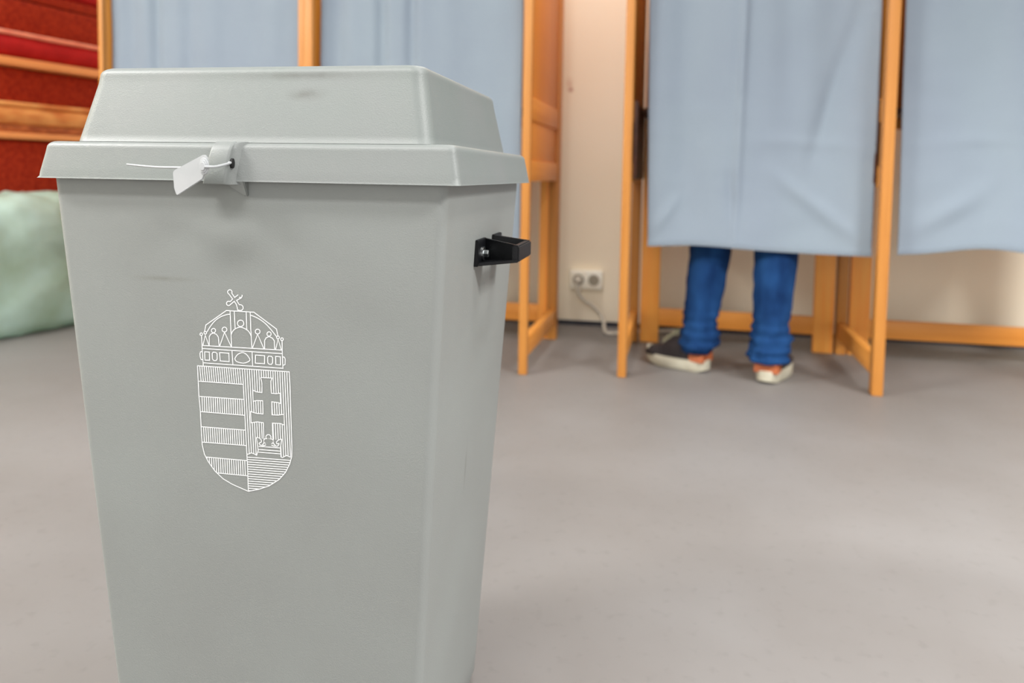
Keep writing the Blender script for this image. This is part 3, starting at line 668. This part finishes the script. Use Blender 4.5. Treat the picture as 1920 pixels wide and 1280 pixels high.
# shirt
bm = bmesh.new()
rings = [ell(Vector((0.71, y, z)), rx, ry, 36, 0.03, 3) for z, y, rx, ry in ((0.96, 2.0, 0.180, 0.114), (1.08, 2.0, 0.168, 0.114), (1.25, 2.005, 0.182, 0.122), (1.36, 2.028, 0.186, 0.120), (1.42, 2.035, 0.140, 0.095), (1.46, 2.04, 0.075, 0.072))]
loft(bm, rings, True, False)
for s in (-1, 1):
    tube(bm, [p-pp for p in catmull([(0.71+s*0.130, 2.03, 1.385), (0.71+s*0.185, 2.03, 1.28), (0.71+s*0.218, 2.03, 1.13), (0.71+s*0.180, 2.13, 1.066), (0.71+s*0.154, 2.20, 1.022)], 5)], lambda t: 0.066-0.030*t, 14)
obj('shirt', bm, 'shirt', per, 180)
# head details
bm = bmesh.new(); bmesh.ops.create_icosphere(bm, subdivisions=3, radius=1)
hc = Vector((0.71, 2.058, 1.665))-pp
for v in bm.verts:
    k = 1+0.05*noise.noise(v.co*4); c = v.co.copy()
    if c.y > 0.35 and c.z < 0.45: c.y = 0.35
    v.co = hc+Vector((c.x*0.088*k, c.y*0.098*k, c.z*0.088*k if c.z > 0 else c.z*0.095*k))
obj('hair', bm, 'hair', per, 180)
for s in (-1, 1):
    bm = bmesh.new(); bmesh.ops.create_uvsphere(bm, u_segments=12, v_segments=8, radius=0.012)
    for v in bm.verts: v.co += Vector((0.71+s*0.030, 2.147, 1.650))-pp
    obj('eye', bm, 'eye', per, 180)
    bm = bmesh.new(); bmesh.ops.create_uvsphere(bm, u_segments=12, v_segments=8, radius=1)
    for v in bm.verts: v.co = Vector((v.co.x*0.010+0.71+s*0.088, v.co.y*0.018+2.075, v.co.z*0.030+1.635))-pp
    obj('ear', bm, 'skin', per, 180)
# sneakers: local +y is the toe, heel at the origin
def shoe(heel, ang, raise_, label, Ls=0.275):
    r = empty('sneaker', heel-pp, ang); r.parent = per; r.rotation_euler = (raise_, 0, ang)
    def wid(t): return 0.043+0.010*math.sin(max(0, min(1, (t-0.25)/0.75))*math.pi) if t < 0.93 else 0.040
    def foot(z, grow, l0=0.0, l1=1.0, n=40, lift=0.0):
        pts = []
        for k in range(n):
            a = 2*math.pi*k/n; t = 0.5+0.5*math.sin(a); y = (l0+(l1-l0)*t)*Ls
            w = wid(t)*min(1, (abs(math.cos(a))**0.55)); x = math.copysign(w+grow*abs(math.cos(a)), math.cos(a))
            zz = z+0.022*max(0, (t-0.68)/0.32)**2*(1 if z < 0.06 else 0.2)+0.010*max(0, (0.14-t)/0.14)*(1 if z < 0.01 else 0.15)
            pts.append(Vector((x, y, zz)))
        return pts
    bm = bmesh.new()
    loft(bm, [foot(0.0, -0.003), foot(0.006, 0.003), foot(0.034, 0.004), foot(0.042, 0.002), foot(0.043, -0.004)], True, True)
    tag(obj('sole', bm, 'shoe_sole', r, 50), label='thick cream rubber sole')
    def upper(l0, l1, prof, mat, nm):
        bm = bmesh.new(); n = 24; rings = []
        for k in range(n+1):
            t = l0+(l1-l0)*k/n
            hgt = prof(t); w = wid(t)*0.95*(1 if t < 0.9 else (1-(t-0.9)/0.1*0.35))*(0.80 if t < 0.02 else 1)
            rings.append([Vector((w*math.cos(a), t*Ls, 0.038+hgt*max(0, math.sin(a))**0.75)) for a in [math.pi*q/14 for q in range(15)]])
        loft(bm, rings, True, True); return obj(nm, bm, mat, r, 60)
    def prof(t):
        if t < 0.40: return 0.060+0.042*(t-0.24)/0.16
        if t < 0.52: return 0.102-0.010*(t-0.40)/0.12
        if t < 0.74: return 0.092-0.050*(t-0.52)/0.22
        return 0.042-0.020*(t-0.74)/0.245
    up_ = upper(0.24, 0.985, prof, 'shoe_dark', 'upper')
    hp = upper(0.020, 0.27, lambda t: 0.052, 'shoe_tan', 'heel_counter'); tag(hp, label='tan leather heel')
    bm = bmesh.new()
    for k in range(5):
        t = 0.46+0.055*k; zz = 0.040+prof(t)
        tube(bm, catmull([(-0.026, t*Ls, zz-0.016), (-0.012, t*Ls+0.004, zz-0.001), (0, t*Ls+0.006, zz+0.002), (0.012, t*Ls+0.004, zz-0.001), (0.026, t*Ls, zz-0.016)], 4), 0.0048, 8)
    tag(obj('laces', bm, 'lace', r, 60), label='grey green laces')
    if label: r['label'] = label
shoe(Vector((0.594, 1.938, 0.0)), math.radians(60), 0.0, 'left sneaker turned outwards', 0.250)
shoe(Vector((0.774, 1.822, 0.0)), math.radians(-20), 0.0, 'right sneaker seen from behind')
